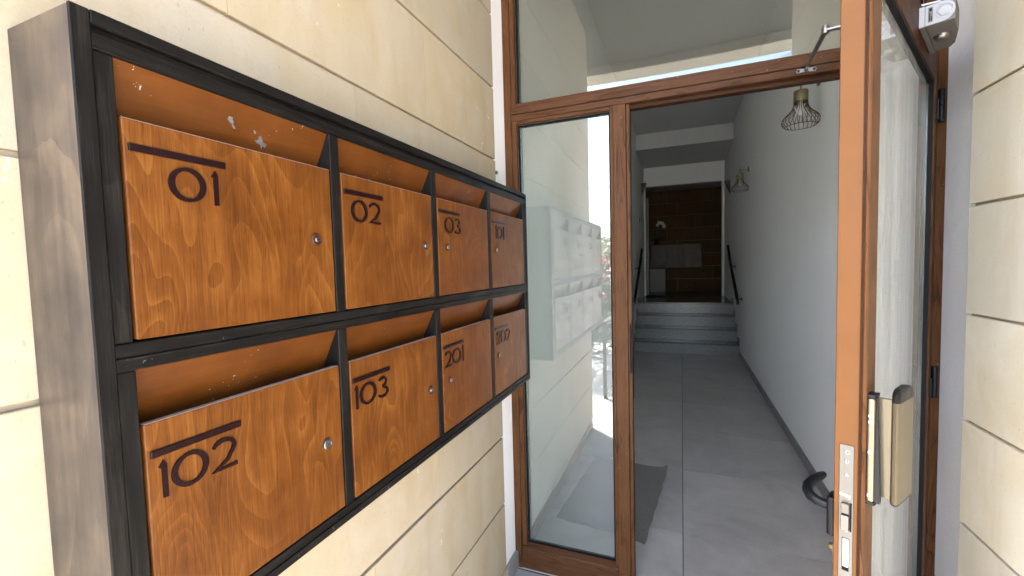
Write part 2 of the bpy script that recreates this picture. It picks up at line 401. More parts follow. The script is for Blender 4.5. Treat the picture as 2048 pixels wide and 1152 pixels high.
# ------------------------------------------------------------------ stone clad porch walls
def stone_wall(base, label, side, face, y0, y1, g0, pitch, kmin, kmax, joints, mat):
    w = thing('stone_wall', base, label, 'wall')
    s = 1 if side == 'l' else -1
    back = -.8255 if side == 'l' else .886
    rec = face - s * .012
    if side == 'l': box('mortar_bed', w, back, rec, y0 + .004, y1 - .006, FZ, 3.638, M['mortar'], 0)
    else: box('mortar_bed', w, rec, back, y0 + .004, y1 - .006, FZ, 3.638, M['mortar'], 0)
    for k in range(kmin, kmax):
        a = g0 + k * pitch + .0045; b = g0 + (k + 1) * pitch - .0045
        a = max(a, FZ + .002); b = min(b, 3.6375)
        if b - a < .02: continue
        js = [y0] + sorted(joints.get(k, [])) + [y1]
        for p, q in zip(js[:-1], js[1:]):
            dx = random.uniform(-.0012, .0006); g = .0005
            xs = (face - s * .0135, face + s * dx)
            box('stone', w, min(xs), max(xs), p + g, q - g, a + random.uniform(-.0007, .0007), b, mat, .0016, 1, 1)
    return w
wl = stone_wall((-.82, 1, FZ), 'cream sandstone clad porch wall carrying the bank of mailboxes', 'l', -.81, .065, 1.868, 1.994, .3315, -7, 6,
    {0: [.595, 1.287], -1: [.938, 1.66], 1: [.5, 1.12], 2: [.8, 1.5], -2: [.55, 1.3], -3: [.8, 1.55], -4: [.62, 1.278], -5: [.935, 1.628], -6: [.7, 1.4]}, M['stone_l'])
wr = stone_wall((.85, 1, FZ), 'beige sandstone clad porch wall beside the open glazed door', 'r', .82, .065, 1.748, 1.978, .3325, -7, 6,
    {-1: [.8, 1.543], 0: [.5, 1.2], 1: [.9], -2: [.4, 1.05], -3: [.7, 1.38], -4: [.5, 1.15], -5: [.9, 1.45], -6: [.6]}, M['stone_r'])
box('skirting_stone', wl, -.8258, -.806, 1.872, 2.028, FZ, FZ + .095, M['skirt'], .004)
# small brown wall plug beside the frame
pl = lathe('wall_plug', None, (-.8262, 1.905, 1.945), (1, 0, 0), [(.009, 0), (.009, .006), (.006, .010), (.003, .011)], M['stem'], 10)
tag(pl, 'small brown plug in the white plaster strip above the mailboxes', 'wall plug')

# ------------------------------------------------------------------ mailboxes
XF = -.664
mb = thing('mailbox_cabinet', (-.74, 1.08, .965), 'dark framed wooden mailbox cabinet with eight numbered orange doors on stone wall', 'mailboxes')
XB = -.8075
side = box('side_panel', mb, XB, XF - .001, .292, .311, .964, 1.822, M['veneer'], .0015); side['label'] = 'grey brown veneered outer side panel'
box('front_edging', mb, XF - .003, XF + .0012, .2915, .3115, .9642, 1.8225, M['black'], .0012)
box('side_panel', mb, XB, XF, 1.857, 1.876, .964, 1.822, M['black'], .0015)
box('top_board', mb, XB, XF + .001, .3118, 1.8565, 1.8065, 1.8235, M['blackh'], .0015)
box('bottom_board', mb, XB, XF + .001, .3118, 1.8565, .964, .9805, M['blackh'], .0015)
box('back_panel', mb, XB + .001, XB + .008, .312, 1.8565, .981, 1.806, M['plyh'], 0)
box('top_shadow_strip', mb, XB + .01, XF - .009, .3118, 1.8565, 1.7982, 1.8063, M['blackh'], 0)
for (a, b) in ((1.7770, 1.7980), (1.3945, 1.4122), (1.3760, 1.3938), (.9812, .9975)):
    box('rail', mb, XB + .009, XF, .3118, 1.8565, a, b, M['blackh'], .0014)
XD = XF - .0035
for (a, b) in ((.9977, 1.3758), (1.4124, 1.7768)):
    box('stile', mb, XB + .009, XD + .001, .3118, .3335, a, b, M['black'], .0014)
    box('stile', mb, XB + .009, XD + .001, 1.8265, 1.8565, a, b, M['black'], .0014)
cols = [(.3365, .6848), (.7160, 1.0650), (1.0968, 1.4448), (1.4780, 1.8240)]
for i in range(3):
    for (a, b) in ((.9977, 1.3758), (1.4124, 1.7768)):
        box('divider', mb, XB + .009, XF - .0008, cols[i][1] + .0035, cols[i + 1][0] - .0035, a, b, M['black'], .0014)
for r, (zt, zb, zdoor) in enumerate(((1.7768, 1.4124, 1.7035), (1.3758, .9977, 1.3005))):
    for c in range(4):
        y0, y1 = cols[c]
        y0 -= .0028; y1 += .0028
        zz = zt - .135; xa = XF - .006; xb = xa - .065
        n = (.9, .43)
        vs = []
        for yy in (y0, y1): vs += [(xa, yy, zt), (xb, yy, zz), (xb - .006, yy, zz - .001), (xa - .007, yy, zt)]
        mesh('slot_board', mb, vs, [(0, 1, 5, 4), (1, 2, 6, 5), (2, 3, 7, 6), (3, 0, 4, 7), (0, 1, 2, 3), (4, 5, 6, 7)], M['plyh'])

# old pale smears on the slot boards
for k_, (yy, zz, rr_) in enumerate(((.556, 1.7285, .0105), (.496, 1.7490, .0060), (.503, 1.7400, .0040), (.540, 1.7420, .0030), (.845, 1.7150, .0055), (.800, 1.7150, .0040), (1.535, 1.7180, .0130), (1.560, 1.7120, .0090), (1.240, 1.7120, .0040))):
    R_ = random.Random(k_ + 40); P_ = []
    for a in range(14):
        q_ = rr_ * R_.uniform(.35, 1.15); an = 6.283 * a / 14
        y_ = yy + q_ * 1.25 * math.cos(an); z_ = zz + q_ * .8 * math.sin(an) - .35 * (y_ - yy); P_.append((XF - .006 - .065 * (1.7768 - z_) / .135, y_, z_))
    V = [(x_ + .0006, y_, z_) for x_, y_, z_ in P_] + [(x_ + .0001, y_, z_) for x_, y_, z_ in P_]
    mesh('pale_smear', mb, V, [list(range(14)), list(range(14, 28))] + [[i, (i + 1) % 14, 14 + (i + 1) % 14, 14 + i] for i in range(14)], M['smear'])

def ribbon(name, parent, path, width, x0, x1, closed=False):
    """path: centreline in (y, z); width: number or list; extruded from x0 to x1"""
    n = len(path); wv = width if isinstance(width, list) else [width] * n
    L = []; R = []
    for i in range(n):
        p = Vector(path[i]); a = Vector(path[(i - 1) % n]) if closed or i > 0 else None; b = Vector(path[(i + 1) % n]) if closed or i < n - 1 else None
        d1 = (p - a).normalized() if a is not None else (b - p).normalized()
        d2 = (b - p).normalized() if b is not None else d1
        n1 = Vector((-d1.y, d1.x)); n2 = Vector((-d2.y, d2.x)); m = (n1 + n2)
        if m.length < .35: m = n2
        m.normalize(); k = 1 / max(.55, m.dot(n1))
        L.append(p + m * wv[i] * .5 * k); R.append(p - m * wv[i] * .5 * k)
    V = []
    for q in (L, R):
        for p in q: V.append((x0, p.x, p.y))
    for q in (L, R):
        for p in q: V.append((x1, p.x, p.y))
    F = []
    m = n if closed else n - 1
    for i in range(m):
        j = (i + 1) % n
        F += [[2 * n + i, 2 * n + j, 3 * n + j, 3 * n + i], [i, j, n + j, n + i], [i, j, 2 * n + j, 2 * n + i], [n + i, n + j, 3 * n + j, 3 * n + i]]
    if not closed:
        for e in (0, n - 1): F.append([e, n + e, 3 * n + e, 2 * n + e])
    return mesh(name, parent, V, F, M['digit'])
def arc(cx, cy, rx, ry, a0, a1, n):
    return [(cx + rx * math.cos(math.radians(a0 + (a1 - a0) * i / n)), cy + ry * math.sin(math.radians(a0 + (a1 - a0) * i / n))) for i in range(n + 1)]
def numeral(ch, parent, y, zt, w, h, x0):
    """one raised digit with its upper left corner at (y, zt)"""
    zb = zt - h; s = .0064; x1 = x0 + .0032
    if ch == '0':
        p = arc(y + w / 2, zt - h / 2, w / 2 - s / 2, h / 2 - s / 2, 0, 360, 28)[:-1]
        wd = [s * (.72 + .5 * abs(math.cos(math.radians(360 * i / 28 - 12)))) for i in range(28)]
        ribbon('numeral', parent, p, wd, x0, x1, True)
    elif ch == '1':
        xm = y + w - s * .6
        ribbon('numeral', parent, [(xm, zb), (xm, zt - .0050), (xm - .0012, zt - .0022), (xm - .0058, zt - .0078)], [s * .95, s * .95, s * .75, s * .25], x0, x1)
    elif ch == '2':
        rx = w / 2 - s / 2; p = arc(y + w / 2, zt - h * .30, rx, h * .30 - s / 2, 165, -28, 12)
        p += [(y + w * .62, zb + h * .30), (y + s * .75, zb + s * .55), (y + w, zb + s * .55)]
        ribbon('numeral', parent, p, [s * .55, s * .7] + [s * .95] * 10 + [s * .9, s * .8, s * .85, s * .9], x0, x1)
    elif ch == '3':
        p = arc(y + w * .46, zt - h * .25, w * .42 - s / 2, h * .25 - s / 2, 150, -80, 9)
        p += arc(y + w * .46, zb + h * .27, w * .52 - s / 2, h * .27 - s / 2, 80, -150, 11)
        ribbon('numeral', parent, p, [s * .6] + [s * .9] * 8 + [s * .6, s * .6] + [s * .95] * 10 + [s * .6], x0, x1)

def number(txt, parent, ya, yb, zt, h, x0):
    rel = {'0': 1.0, '1': .30, '2': .80, '3': .74}; gap = .10
    tot = sum(rel[c] for c in txt) + gap * (len(txt) - 1); u = (yb - ya) / tot; y = ya
    for c in txt:
        numeral(c, parent, y, zt, rel[c] * u, h, x0); y += (rel[c] + gap) * u

doors = [('01', .386, .455, .642, 1), ('02', .741, .836, 1.024, 1), ('03', 1.134, 1.234, 1.146, 2), ('101', 1.510, 1.600, 1.516, 2),
         ('102', .345, .458, .642, 0), ('103', .720, .840, 1.026, 1), ('201', 1.106, 1.228, 1.136, 3), ('202', 1.494, 1.632, 1.512, 3)]
for i, (txt, ya, yb, ly, lk) in enumerate(doors):
    r, c = divmod(i, 4)
    y0, y1 = cols[c]; zb, zt = ((1.4150, 1.7030), (1.0002, 1.3005))[r]
    x1 = XF - .0006; x0 = x1 - .014
    d = box('mailbox_door', mb, x0, x1, y0, y1, zb, zt, M['ply'], .0014)
    d['label'] = 'orange stained plywood mailbox door numbered ' + txt
    box('top_edge', d, x0 + .0012, x1 - .0012, y0 + .0012, y1 - .0012, zt - .0004, zt + .0005, M['plyedge'], 0)
    bz = (1.6665, 1.2575)[r]
    box('number_bar', d, x1 - .0002, x1 + .0034, y0 + .0045, y0 + .131, bz - .005, bz + .005, M['digit'], .0008)
    number(txt, d, ya, yb, (1.6535, 1.2440)[r], .0505, x1 - .0002)
    lz = (1.5600, 1.1520)[r]
    if lk == 1: lathe('lock_rosette', d, (x1 - .0002, ly, lz), (1, 0, 0), [(.0130, 0), (.0130, .002), (.0112, .0038), (.0088, .0040), (.0080, .0030)], M['rose'], 24)
    elif lk == 2: lathe('lock_rosette', d, (x1 - .0002, ly, lz), (1, 0, 0), [(.0120, 0), (.0120, .003), (.0095, .0042)], M['rose'], 24)
    elif lk == 3: lathe('lock_rosette', d, (x1 - .0002, ly, lz), (1, 0, 0), [(.0120, 0), (.0115, .0035), (.0080, .0050)], M['rose'], 24)
    rad = .0105 if lk == 0 else .0060
    lathe('lock_cylinder', d, (x1, ly, lz), (1, 0, 0), [(rad, .0), (rad, .0046), (rad * .86, .0056), (rad * .70, .0056), (rad * .66, .0050), (.0, .0050)], M['chrome'], 24)
    lathe('lock_core', d, (x1 + .0045, ly, lz), (1, 0, 0), [(rad * .62, 0), (rad * .62, .0009), (0, .0009)], M['steel'], 20)
    box('keyhole', d, x1 + .0050, x1 + .0056, ly - .0028, ly + .0028, lz - .0008, lz + .0008, M['gasket'], 0)

# ------------------------------------------------------------------ entrance frame with side light and transom light
YF, YB = 2.03, 2.10
fr = thing('entrance_frame', (0, 2.06, FZ), 'brown woodgrain entrance frame with narrow side pane and wide transom pane', 'door frame')
box('jamb', fr, -.8262, -.788, YF, YB, FZ, 3.268, M['film'], .002)
box('jamb', fr, .846, .8862, YF, YB, FZ, 3.268, M['film'], .002)
box('mullion', fr, -.2905, -.2330, YF, YB, FZ + .002, 2.2165, M['film'], .002)
box('mullion_rebate', fr, -.2328, -.2165, YF + .016, YB, FZ + .002, 2.2165, M['film'], .002)
box('rebate_seal', fr, -.2164, -.2145, YF + .022, YF + .040, FZ + .01, 2.214, M['gasket'], 0)
box('strike_plate', fr, -.2164, -.2140, YF + .045, YB - .003, .85, 1.12, M['gasket'], 0)
box('strike_strip', fr, -.2270, -.2180, YF + .0140, YF + .0161, .98, 1.21, M['gasket'], 0)
# transom: two stacked rails with a dark joint
box('lower_rail', fr, -.7878, .8458, YF, YB, 2.2168, 2.2455, M['filmh'], .0018)
box('rail_joint', fr, -.7878, .8458, YF + .004, YB, 2.2457, 2.2488, M['gasket'], 0)
box('upper_rail', fr, -.7878, .8458, YF, YB, 2.2490, 2.2860, M['filmh'], .0018)
box('lintel_rebate', fr, -.2325, .8458, YF + .030, YB, 2.1990, 2.2166, M['film_d'], .0015)
box('glazing_bead', fr, -.7640, .8240, YF + .006, YF + .030, 2.2861, 2.3000, M['filmh'], .0015)
box('glazing_bead', fr, -.7878, -.7640, YF + .006, YF + .030, 2.2861, 3.25, M['film'], .0015)
box('glazing_bead', fr, .8240, .8458, YF + .006, YF + .030, 2.2861, 3.25, M['film'], .0015)
box('glazing_bead', fr, -.7640, -.3040, YF + .006, YF + .030, 2.2005, 2.2166, M['filmh'], .0015)
box('glazing_bead', fr, -.7878, -.7640, YF + .006, YF + .030, .0300, 2.2166, M['film'], .0015)
box('glazing_bead', fr, -.3040, -.2907, YF + .006, YF + .030, .0300, 2.2166, M['film'], .0015)
box('top_rail', fr, -.7878, .8458, YF, YB, 3.2505, 3.2690, M['filmh'], .0018)
box('bottom_rail', fr, -.7878, -.2907, YF, YB, FZ + .002, .0120, M['filmh'], .003)
prism('sill_bead', fr, [(YF + .002, .0121), (YF + .004, .0180), (YF + .030, .0330), (YF + .030, .0121)], 0, -.7878, -.2907, M['filmh'])
GY = 2.075
for (x0, x1, z0, z1) in ((-.7640, -.3040, .0330, 2.2000), (-.7640, .8240, 2.3000, 3.2500)):
    g = .009
    box('glass_seal', fr, x0, x0 + g, YF + .0302, GY + .004, z0, z1, M['gasket'], 0); box('glass_seal', fr, x1 - g, x1, YF + .0302, GY + .004, z0, z1, M['gasket'], 0)
    box('glass_seal', fr, x0 + g, x1 - g, YF + .0302, GY + .004, z0, z0 + g, M['gasket'], 0); box('glass_seal', fr, x0 + g, x1 - g, YF + .0302, GY + .004, z1 - g, z1, M['gasket'], 0)
    # bright aluminium spacer between the panes
    box('spacer', fr, x0 + g, x0 + g + .005, GY + .001, GY + .008, z0 + g, z1 - g, M['steel'], 0)
box('side_pane', fr, -.7548, -.3132, GY - .006, GY - .001, .0422, 2.1908, M['glass'], 0)
# transom pane: sealed double glazing bows by a few millimetres
nx, nz = 36, 20; V = []; F = []
for side in (0, 1):
    for j in range(nz + 1):
        for i in range(nx + 1):
            s = i / nx; t = j / nz
            V.append((-.7548 + 1.5696 * s, GY - .006 + .005 * side + .0018 * math.sin(math.pi * s) * math.sin(math.pi * t), 2.3092 + .9316 * t))
K = (nx + 1) * (nz + 1)
for j in range(nz):
    for i in range(nx):
        a = j * (nx + 1) + i; F += [[a, a + 1, a + nx + 2, a + nx + 1], [K + a, K + a + 1, K + a + nx + 2, K + a + nx + 1]]
for i in range(nx): F += [[i, i + 1, K + i + 1, K + i], [nz * (nx + 1) + i, nz * (nx + 1) + i + 1, K + nz * (nx + 1) + i + 1, K + nz * (nx + 1) + i]]
for j in range(nz): a = j * (nx + 1); b = a + nx; F += [[a, a + nx + 1, K + a + nx + 1, K + a], [b, b + nx + 1, K + b + nx + 1, K + b]]
mesh('transom_pane', fr, V, F, M['glass_t'], True)

# ------------------------------------------------------------------ open door leaf (local frame: x along the leaf, y outward, z up)
ang = math.atan2(-.883, -.4694)
HX, HY = .86, 2.03
dl = thing('glazed_door', (HX, HY, FZ), 'open brown woodgrain door leaf with tall glass pane and orange lock edge', 'door', None, (0, 0, FZ))
dl.rotation_euler = (0, 0, ang)
LT = 2.222; Lb = FZ + .012; T = .056; LE = 1.064
def lbox(*a, **k): return box(*a, **k)
box('lock_stile', dl, .990, LE, -T, -.0085, Lb, LT, M['film'], .002)
box('lock_edge', dl, LE, LE + .002, -T + .0015, -.0140, Lb + .001, LT - .001, M['edge'], .0006)
box('edge_groove', dl, LE + .0, LE + .0012, -.0138, -.0087, Lb + .001, LT - .001, M['film_d'], 0)
box('overlap_lip', dl, .994, 1.0755, -.0084, .0, Lb, LT, M['film'], .0025)
box('hinge_stile', dl, .0, .092, -T, .0, Lb, LT, M['film'], .0025)
box('top_rail', dl, .0922, .9938, -T, -.0005, 2.096, LT, M['film_d'], .002)
box('bottom_rail', dl, .0922, .9898, -T, -.0005, Lb, .03, M['film_d'], .002)
box('glass_seal', dl, .9795, .9897, -.022, -.006, .03, 2.0958, M['film'], .001)
box('glass_seal', dl, .0922, .1000, -.030, -.003, .03, 2.0958, M['gasket'], 0)
box('glass_seal', dl, .1002, .9793, -.030, -.003, 2.0880, 2.0958, M['gasket'], 0)
box('glass_seal', dl, .1002, .9793, -.030, -.003, .03, .038, M['gasket'], 0)
box('spacer', dl, .1002, .112, -.034, -.024, .038, 2.088, M['steel'], 0)
box('door_pane', dl, .1002, .9793, -.021, -.016, .038, 2.088, M['glass_d'], 0)
# hinges
for zc in (2.030, 1.028):
    h = lathe('hinge', dl, (.004, .010, zc - .058), (0, 0, 1), [(.0085, 0), (.0095, .002), (.0095, .056), (.0070, .0575), (.0070, .0590), (.0095, .0605), (.0095, .114), (.0085, .116)], M['plastic'], 16)
    box('hinge_leaf', h, .010, .034, -.0002, .006, zc - .052, zc + .020, M['plastic'], .001)
# lock plate on the edge face
lp = box('lock_plate', dl, LE + .0018, LE + .0042, -.0455, -.0205, .760, 1.094, M['plate'], .0006)
X = LE + .0042
for zc, r_ in ((1.078, .0052), (1.058, .0044), (1.027, .0040), (.905, .0045)):
    lathe('screw', lp, (X - .0005, -.033, zc), (1, 0, 0), [(r_, 0), (r_, .0009), (r_ * .7, .0013), (r_ * .5, .0006), (0, .0006)], M['chrome'], 12)
box('latch_bolt', lp, X - .001, X + .008, -.0405, -.0265, .944, .966, M['plate'], .001)
prism('latch_bolt', lp, [(X - .001, -.0405), (X + .012, -.0400), (X + .010, -.0265), (X - .001, -.0255)], 2, .908, .941, M['plate'], .001)
box('latch_recess', lp, X - .0016, X + .0004, -.0260, -.0228, .904, .968, M['gasket'], 0)
box('bolt_slot', lp, X - .0012, X + .0002, -.0390, -.0265, .813, .887, M['gasket'], 0)
box('white_bolt', lp, X - .001, X + .0006, -.0375, -.0275, .822, .885, M['white_p'], .0006)
for k, wv in enumerate((.0032, .0014, .0024, .002, .003)):   # the small worn stamp on the plate: unreadable strokes
    box('worn_stamp', lp, X - .0004, X + .0002, -.0435 + k * .0036, -.0435 + k * .0036 + wv, .981 - .001 * k, .987 - .001 * k, M['white_p'], 0)
# lever handle on the inner face
lv = box('lever_handle', dl, 1.008, 1.050, -T - .017, -T, .868, .958, M['plastic'], .007, 3)
tube('lever', lv, [(1.030, -T - .010, .930), (1.030, -T - .026, .930), (1.030, -T - .040, .932), (1.027, -T - .052, .936), (1.016, -T - .062, .942), (.998, -T - .066, .947), (.970, -T - .062, .952), (.945, -T - .054, .955), (.930, -T - .050, .956)],
     [.0105, .0105, .0112, .0118, .0116, .0110, .0105, .0098, .0070], M['plastic'], 14)
lathe('key_cylinder', dl, (1.032, -T - .0005, .835), (0, -1, 0), [(.0085, 0), (.0085, .012), (.0075, .014), (0, .014)], M['brass'], 16)
box('key_cylinder_plate', dl, 1.020, 1.044, -T - .006, -T - .0003, .800, .850, M['steel'], .004, 2)
# pull handle on the outer face
ph = box('pull_handle', dl, 1.034, 1.0705, .0002, .0130, .985, 1.205, M['gold'], .004, 3)
V = [(u_, o_, z_) for z_, k_ in ((.982, .0085), (1.207, .0012)) for u_, o_ in ((1.044, .0131), (1.064, .0131), (1.062, .0131 + k_), (1.044, .0131 + k_))]
mesh('base_seal', ph, V, [(0, 1, 2, 3), (4, 5, 6, 7), (0, 1, 5, 4), (1, 2, 6, 5), (2, 3, 7, 6), (3, 0, 4, 7)], M['plastic'])
prism('base_cap', ph, [(1.036, -.001), (1.068, -.001), (1.068, .012), (1.063, .0155), (1.036, .0155)], 2, 1.2052, 1.212, M['plastic'], .001)
prism('base_cap', ph, [(1.036, -.001), (1.068, -.001), (1.068, .012), (1.063, .0155), (1.036, .0155)], 2, .977, .9848, M['plastic'], .001)
prism('web', ph, [(1.034, .0125), (1.042, .0125), (1.046, .038), (1.038, .038)], 2, .992, 1.202, M['gold'])
g = prism('grip', ph, [(.968, .050), (.972, .040), (1.040, .0355), (1.052, .0362), (1.060, .0400), (1.062, .0450), (1.058, .0490), (1.048, .0510), (.976, .0605), (.969, .057)], 2, .990, 1.200, M['gold'], 0, True)
# domed black end caps of the grip
cap = [(.968, .050), (.972, .0402), (1.040, .0357), (1.052, .0364), (1.060, .0400), (1.0615, .0450), (1.0578, .0488), (1.048, .0508), (.976, .0603), (.969, .057)]
for z0, dz in ((1.2002, 1), (.9898, -1)):
    V = []; cxy = Vector((sum(p[0] for p in cap) / len(cap), sum(p[1] for p in cap) / len(cap)))
    for sc, hh in ((1, 0), (1, .011), (.94, .019), (.78, .0245), (.4, .027)):
        for p in cap:
            q = cxy + (Vector(p) - cxy) * sc; V.append((q.x, q.y, z0 + dz * hh * (1.0 if dz > 0 else .2)))
    n = len(cap); F = [[i * n + k, i * n + (k + 1) % n, (i + 1) * n + (k + 1) % n, (i + 1) * n + k] for i in range(4) for k in range(n)] + [list(range(n)), [4 * n + k for k in range(n)]]
    mesh('grip_cap', ph, V, F, M['plastic'], True)
for zc in (1.168, 1.155, 1.091, .999):
    lathe('screw', ph, (1.0702, .0060, zc), (1, 0, 0), [(.0036, 0), (.0034, .0010), (.0015, .0016), (0, .0016)], M['white_p'], 12)

# ------------------------------------------------------------------ door closer (same local frame as the leaf)
dc = thing('door_closer', (HX, HY, FZ), 'grey overhead door closer with folding arm fixed to the door lintel', 'door closer', None, (0, 0, FZ))
dc.rotation_euler = (0, 0, ang)
box('mounting_plate', dc, .262, .494, .0003, .0130, 2.138, 2.194, M['closer'], .0015)
box('plate_end', dc, .4942, .4985, .0003, .0130, 2.1385, 2.1935, M['closer_f'], .001)
body = prism('body', dc, [(.270, .0132), (.2720, .048), (.300, .060), (.400, .0735), (.494, .0735), (.494, .0132)], 2, 2.1375, 2.1930, M['closer'], .003)
# pale rounded end face with hexagon cap and printed label
pf_ = []
for a in range(9): pf_.append((.0505 + .0225 * math.sin(math.radians(180 * a / 8)), 2.1652 + .0268 * math.cos(math.radians(180 * a / 8))))
prism('end_face', dc, [(.0135, 2.1920)] + pf_ + [(.0135, 2.1384)], 0, .4942, .4995, M['closer_f'], .0008)
v, f = lathe_geo((.4993, .0520, 2.1652), (1, 0, 0), [(.0195, 0), (.0195, .0022), (.0165, .0028), (.0160, .0008)], 28); mesh('cap_ring', dc, v, f, M['closer_f'], True)
v, f = lathe_geo((.4995, .0520, 2.1652), (1, 0, 0), [(.0158, 0), (.0150, .0018), (.0140, .0020), (0, .0020)], 6); mesh('hexagon_rim', dc, v, f, M['steel'])
v, f = lathe_geo((.5012, .0520, 2.1652), (1, 0, 0), [(.0128, 0), (.0122, .0014), (0, .0016)], 6); mesh('hexagon_cap', dc, v, f, M['closer_f'])
box('printed_label', dc, .4994, .5000, .0195, .0290, 2.1450, 2.1850, M['closer'], 0)
for (a, b, c_, d_) in ((.0215, .0270, 2.1745, 2.1825), (.0215, .0235, 2.1480, 2.1700), (.0250, .0270, 2.1480, 2.1600)):
    box('label_print', dc, .50005, .5004, a, b, c_, d_, M['gasket'], 0)
lathe('pinion_cap', dc, (.395, .040, 2.1376), (0, 0, -1), [(.0190, 0), (.0185, .006), (.0150, .011), (.0085, .0135), (0, .0135)], M['steel'], 24)
lathe('spindle', dc, (.395, .040, 2.193), (0, 0, 1), [(.012, 0), (.012, .040), (.010, .046), (0, .046)], M['steel'], 18)
R3 = Matrix.Rotation(-ang, 3, 'Z')
def tolocal(p):
    q = R3 @ (Vector(p) - Vector((HX, HY, 0))); return (q.x, q.y, p[2])
elb = Vector(tolocal((.447, 1.752, 2.250))); sp = Vector((.395, .040, 2.232)); br = Vector(tolocal((.457, 2.022, 2.242)))
def bar(name, parent, a, b, w, h, mat):
    a = Vector(a); b = Vector(b); t = (b - a).normalized(); s = t.cross(Vector((0, 0, 1))).normalized(); u = s.cross(t)
    V = [a + s * i * w / 2 + u * j * h / 2 for i, j in ((-1, -1), (1, -1), (1, 1), (-1, 1))] + [b + s * i * w / 2 + u * j * h / 2 for i, j in ((-1, -1), (1, -1), (1, 1), (-1, 1))]
    return mesh(name, parent, V, [(0, 1, 2, 3), (4, 5, 6, 7), (0, 1, 5, 4), (1, 2, 6, 5), (2, 3, 7, 6), (3, 0, 4, 7)], mat, False, None, .0012)
bar('main_arm', dc, sp, elb, .020, .007, M['steel'])
lathe('elbow_joint', dc, elb - Vector((0, 0, .010)), (0, 0, 1), [(.011, 0), (.0115, .018), (.0085, .021), (.0085, .026), (.004, .028), (0, .028)], M['steel'], 16)
mid = elb.lerp(br, .60)
tube('forearm', dc, [elb, elb.lerp(br, .08), mid, elb.lerp(br, .61), br], [.0085, .0085, .0085, .0062, .0055], M['steel'], 12)
lathe('adjuster_nut', dc, mid, tuple(br - elb), [(.0092, 0), (.0092, .010), (.007, .012)], M['steel'], 8)
V = []
bk = thing('closer_bracket', (.457, 2.03, 2.232), 'small steel bracket with two screws on the lintel above doorway', 'bracket')
prism('bracket_plate', bk, [(-.034 + .457, 2.232), (-.030 + .457, 2.240), (-.016 + .457, 2.2385), (.016 + .457, 2.2385), (.030 + .457, 2.240), (.034 + .457, 2.232), (.030 + .457, 2.224), (.016 + .457, 2.2255), (-.016 + .457, 2.2255), (-.030 + .457, 2.224)], 1, 2.0262, 2.0299, M['steel'])
for s_ in (-1, 1):
    lathe('screw', bk, (.457 + s_ * .0265, 2.0264, 2.232), (0, -1, 0), [(.0055, 0), (.0055, .001), (.0035, .0022), (.0022, .0010), (0, .001)], M['rail'], 14)
box('knuckle', bk, .450, .464, 2.010, 2.0262, 2.2285, 2.2505, M['steel'], .002)

# ------------------------------------------------------------------ corridor fittings
def lamp(y, zc, label):
    L_ = thing('wall_lamp', (.877, y, zc), label, 'wall lamp', 'cage wall lamps along the corridor')
    ax = .770
    lathe('wall_plate', L_, (.8778, y, zc), (-1, 0, 0), [(.040, 0), (.040, .010), (.036, .013), (0, .013)], M['brass'], 24)
    tube('arm', L_, [(.868, y, zc), (ax - .03, y, zc)], .0045, M['brass'], 10)
    tube('stem', L_, [(ax, y, zc + .035), (ax, y, zc - .058)], .0050, M['brass'], 10)
    lathe('cap', L_, (ax, y, zc - .055), (0, 0, -1), [(.008, 0), (.042, .002), (.043, .006), (.043, .074), (.040, .076), (.030, .070), (0, .07)], M['brass'], 28)
    prof = [(.039, -.130), (.042, -.152), (.050, -.176), (.068, -.200), (.092, -.222), (.109, -.243), (.114, -.262), (.107, -.281), (.092, -.295)]
    G = []
    for k in range(26):
        a = 2 * math.pi * k / 26
        G.append(tube_geo([(ax + r_ * math.cos(a), y + r_ * math.sin(a), zc + h_) for r_, h_ in prof], .0020, 5))
    for r_, h_ in ((.041, -.133), (.092, -.295)):
        G.append(tube_geo([(ax + r_ * math.cos(2 * math.pi * k / 30), y + r_ * math.sin(2 * math.pi * k / 30), zc + h_) for k in range(30)], .0022, 5, True))
    v, f = merge(G); o = mesh('wire_cage', L_, v, f, M['wire'], True); o['kind'] = 'stuff'
    lathe('bulb', L_, (ax, y, zc - .125), (0, 0, -1), [(.013, 0), (.014, .02), (.024, .045), (.030, .066), (.026, .086), (.014, .098), (0, .101)], M['bulb'], 20)
lamp(3.55, 2.705, 'brass wire cage wall lamp just inside the doorway')
lamp(6.85, 2.752, 'brass wire cage wall lamp farther down the corridor near the steps')
for s_, xx, yy, zz, lab in ((1, .8775, 9.32, 2.90, 'grey wedge wall light on the lamp side of the steps'), (-1, -.8115, 9.88, 3.09, 'grey wedge wall light on the handrail wall facing the lamps')):
    w_ = thing('wedge_light', (xx, yy, zz - .12), lab, 'wall light')
    prism('wedge', w_, [(xx, zz - .13), (xx - s_ * .10, zz + .12), (xx, zz + .12)], 1, yy - .07, yy + .07, M['closer'], .002)
    prism('diffuser', w_, [(xx - s_ * .004, zz + .1205), (xx - s_ * .096, zz + .1205), (xx - s_ * .09, zz + .124), (xx - s_ * .004, zz + .124)], 1, yy - .065, yy + .065, M['bulb'])
sw = thing('wall_intercom', (-.81, 9.1, 2.30), 'small white wall switch unit on the far corridor wall', 'switch')
box('housing', sw, -.8118, -.790, 9.05, 9.15, 2.285, 2.405, M['white_p'], .004, 2)
box('button_panel', sw, -.7902, -.786, 9.065, 9.135, 2.30, 2.39, M['plastic'], .002)
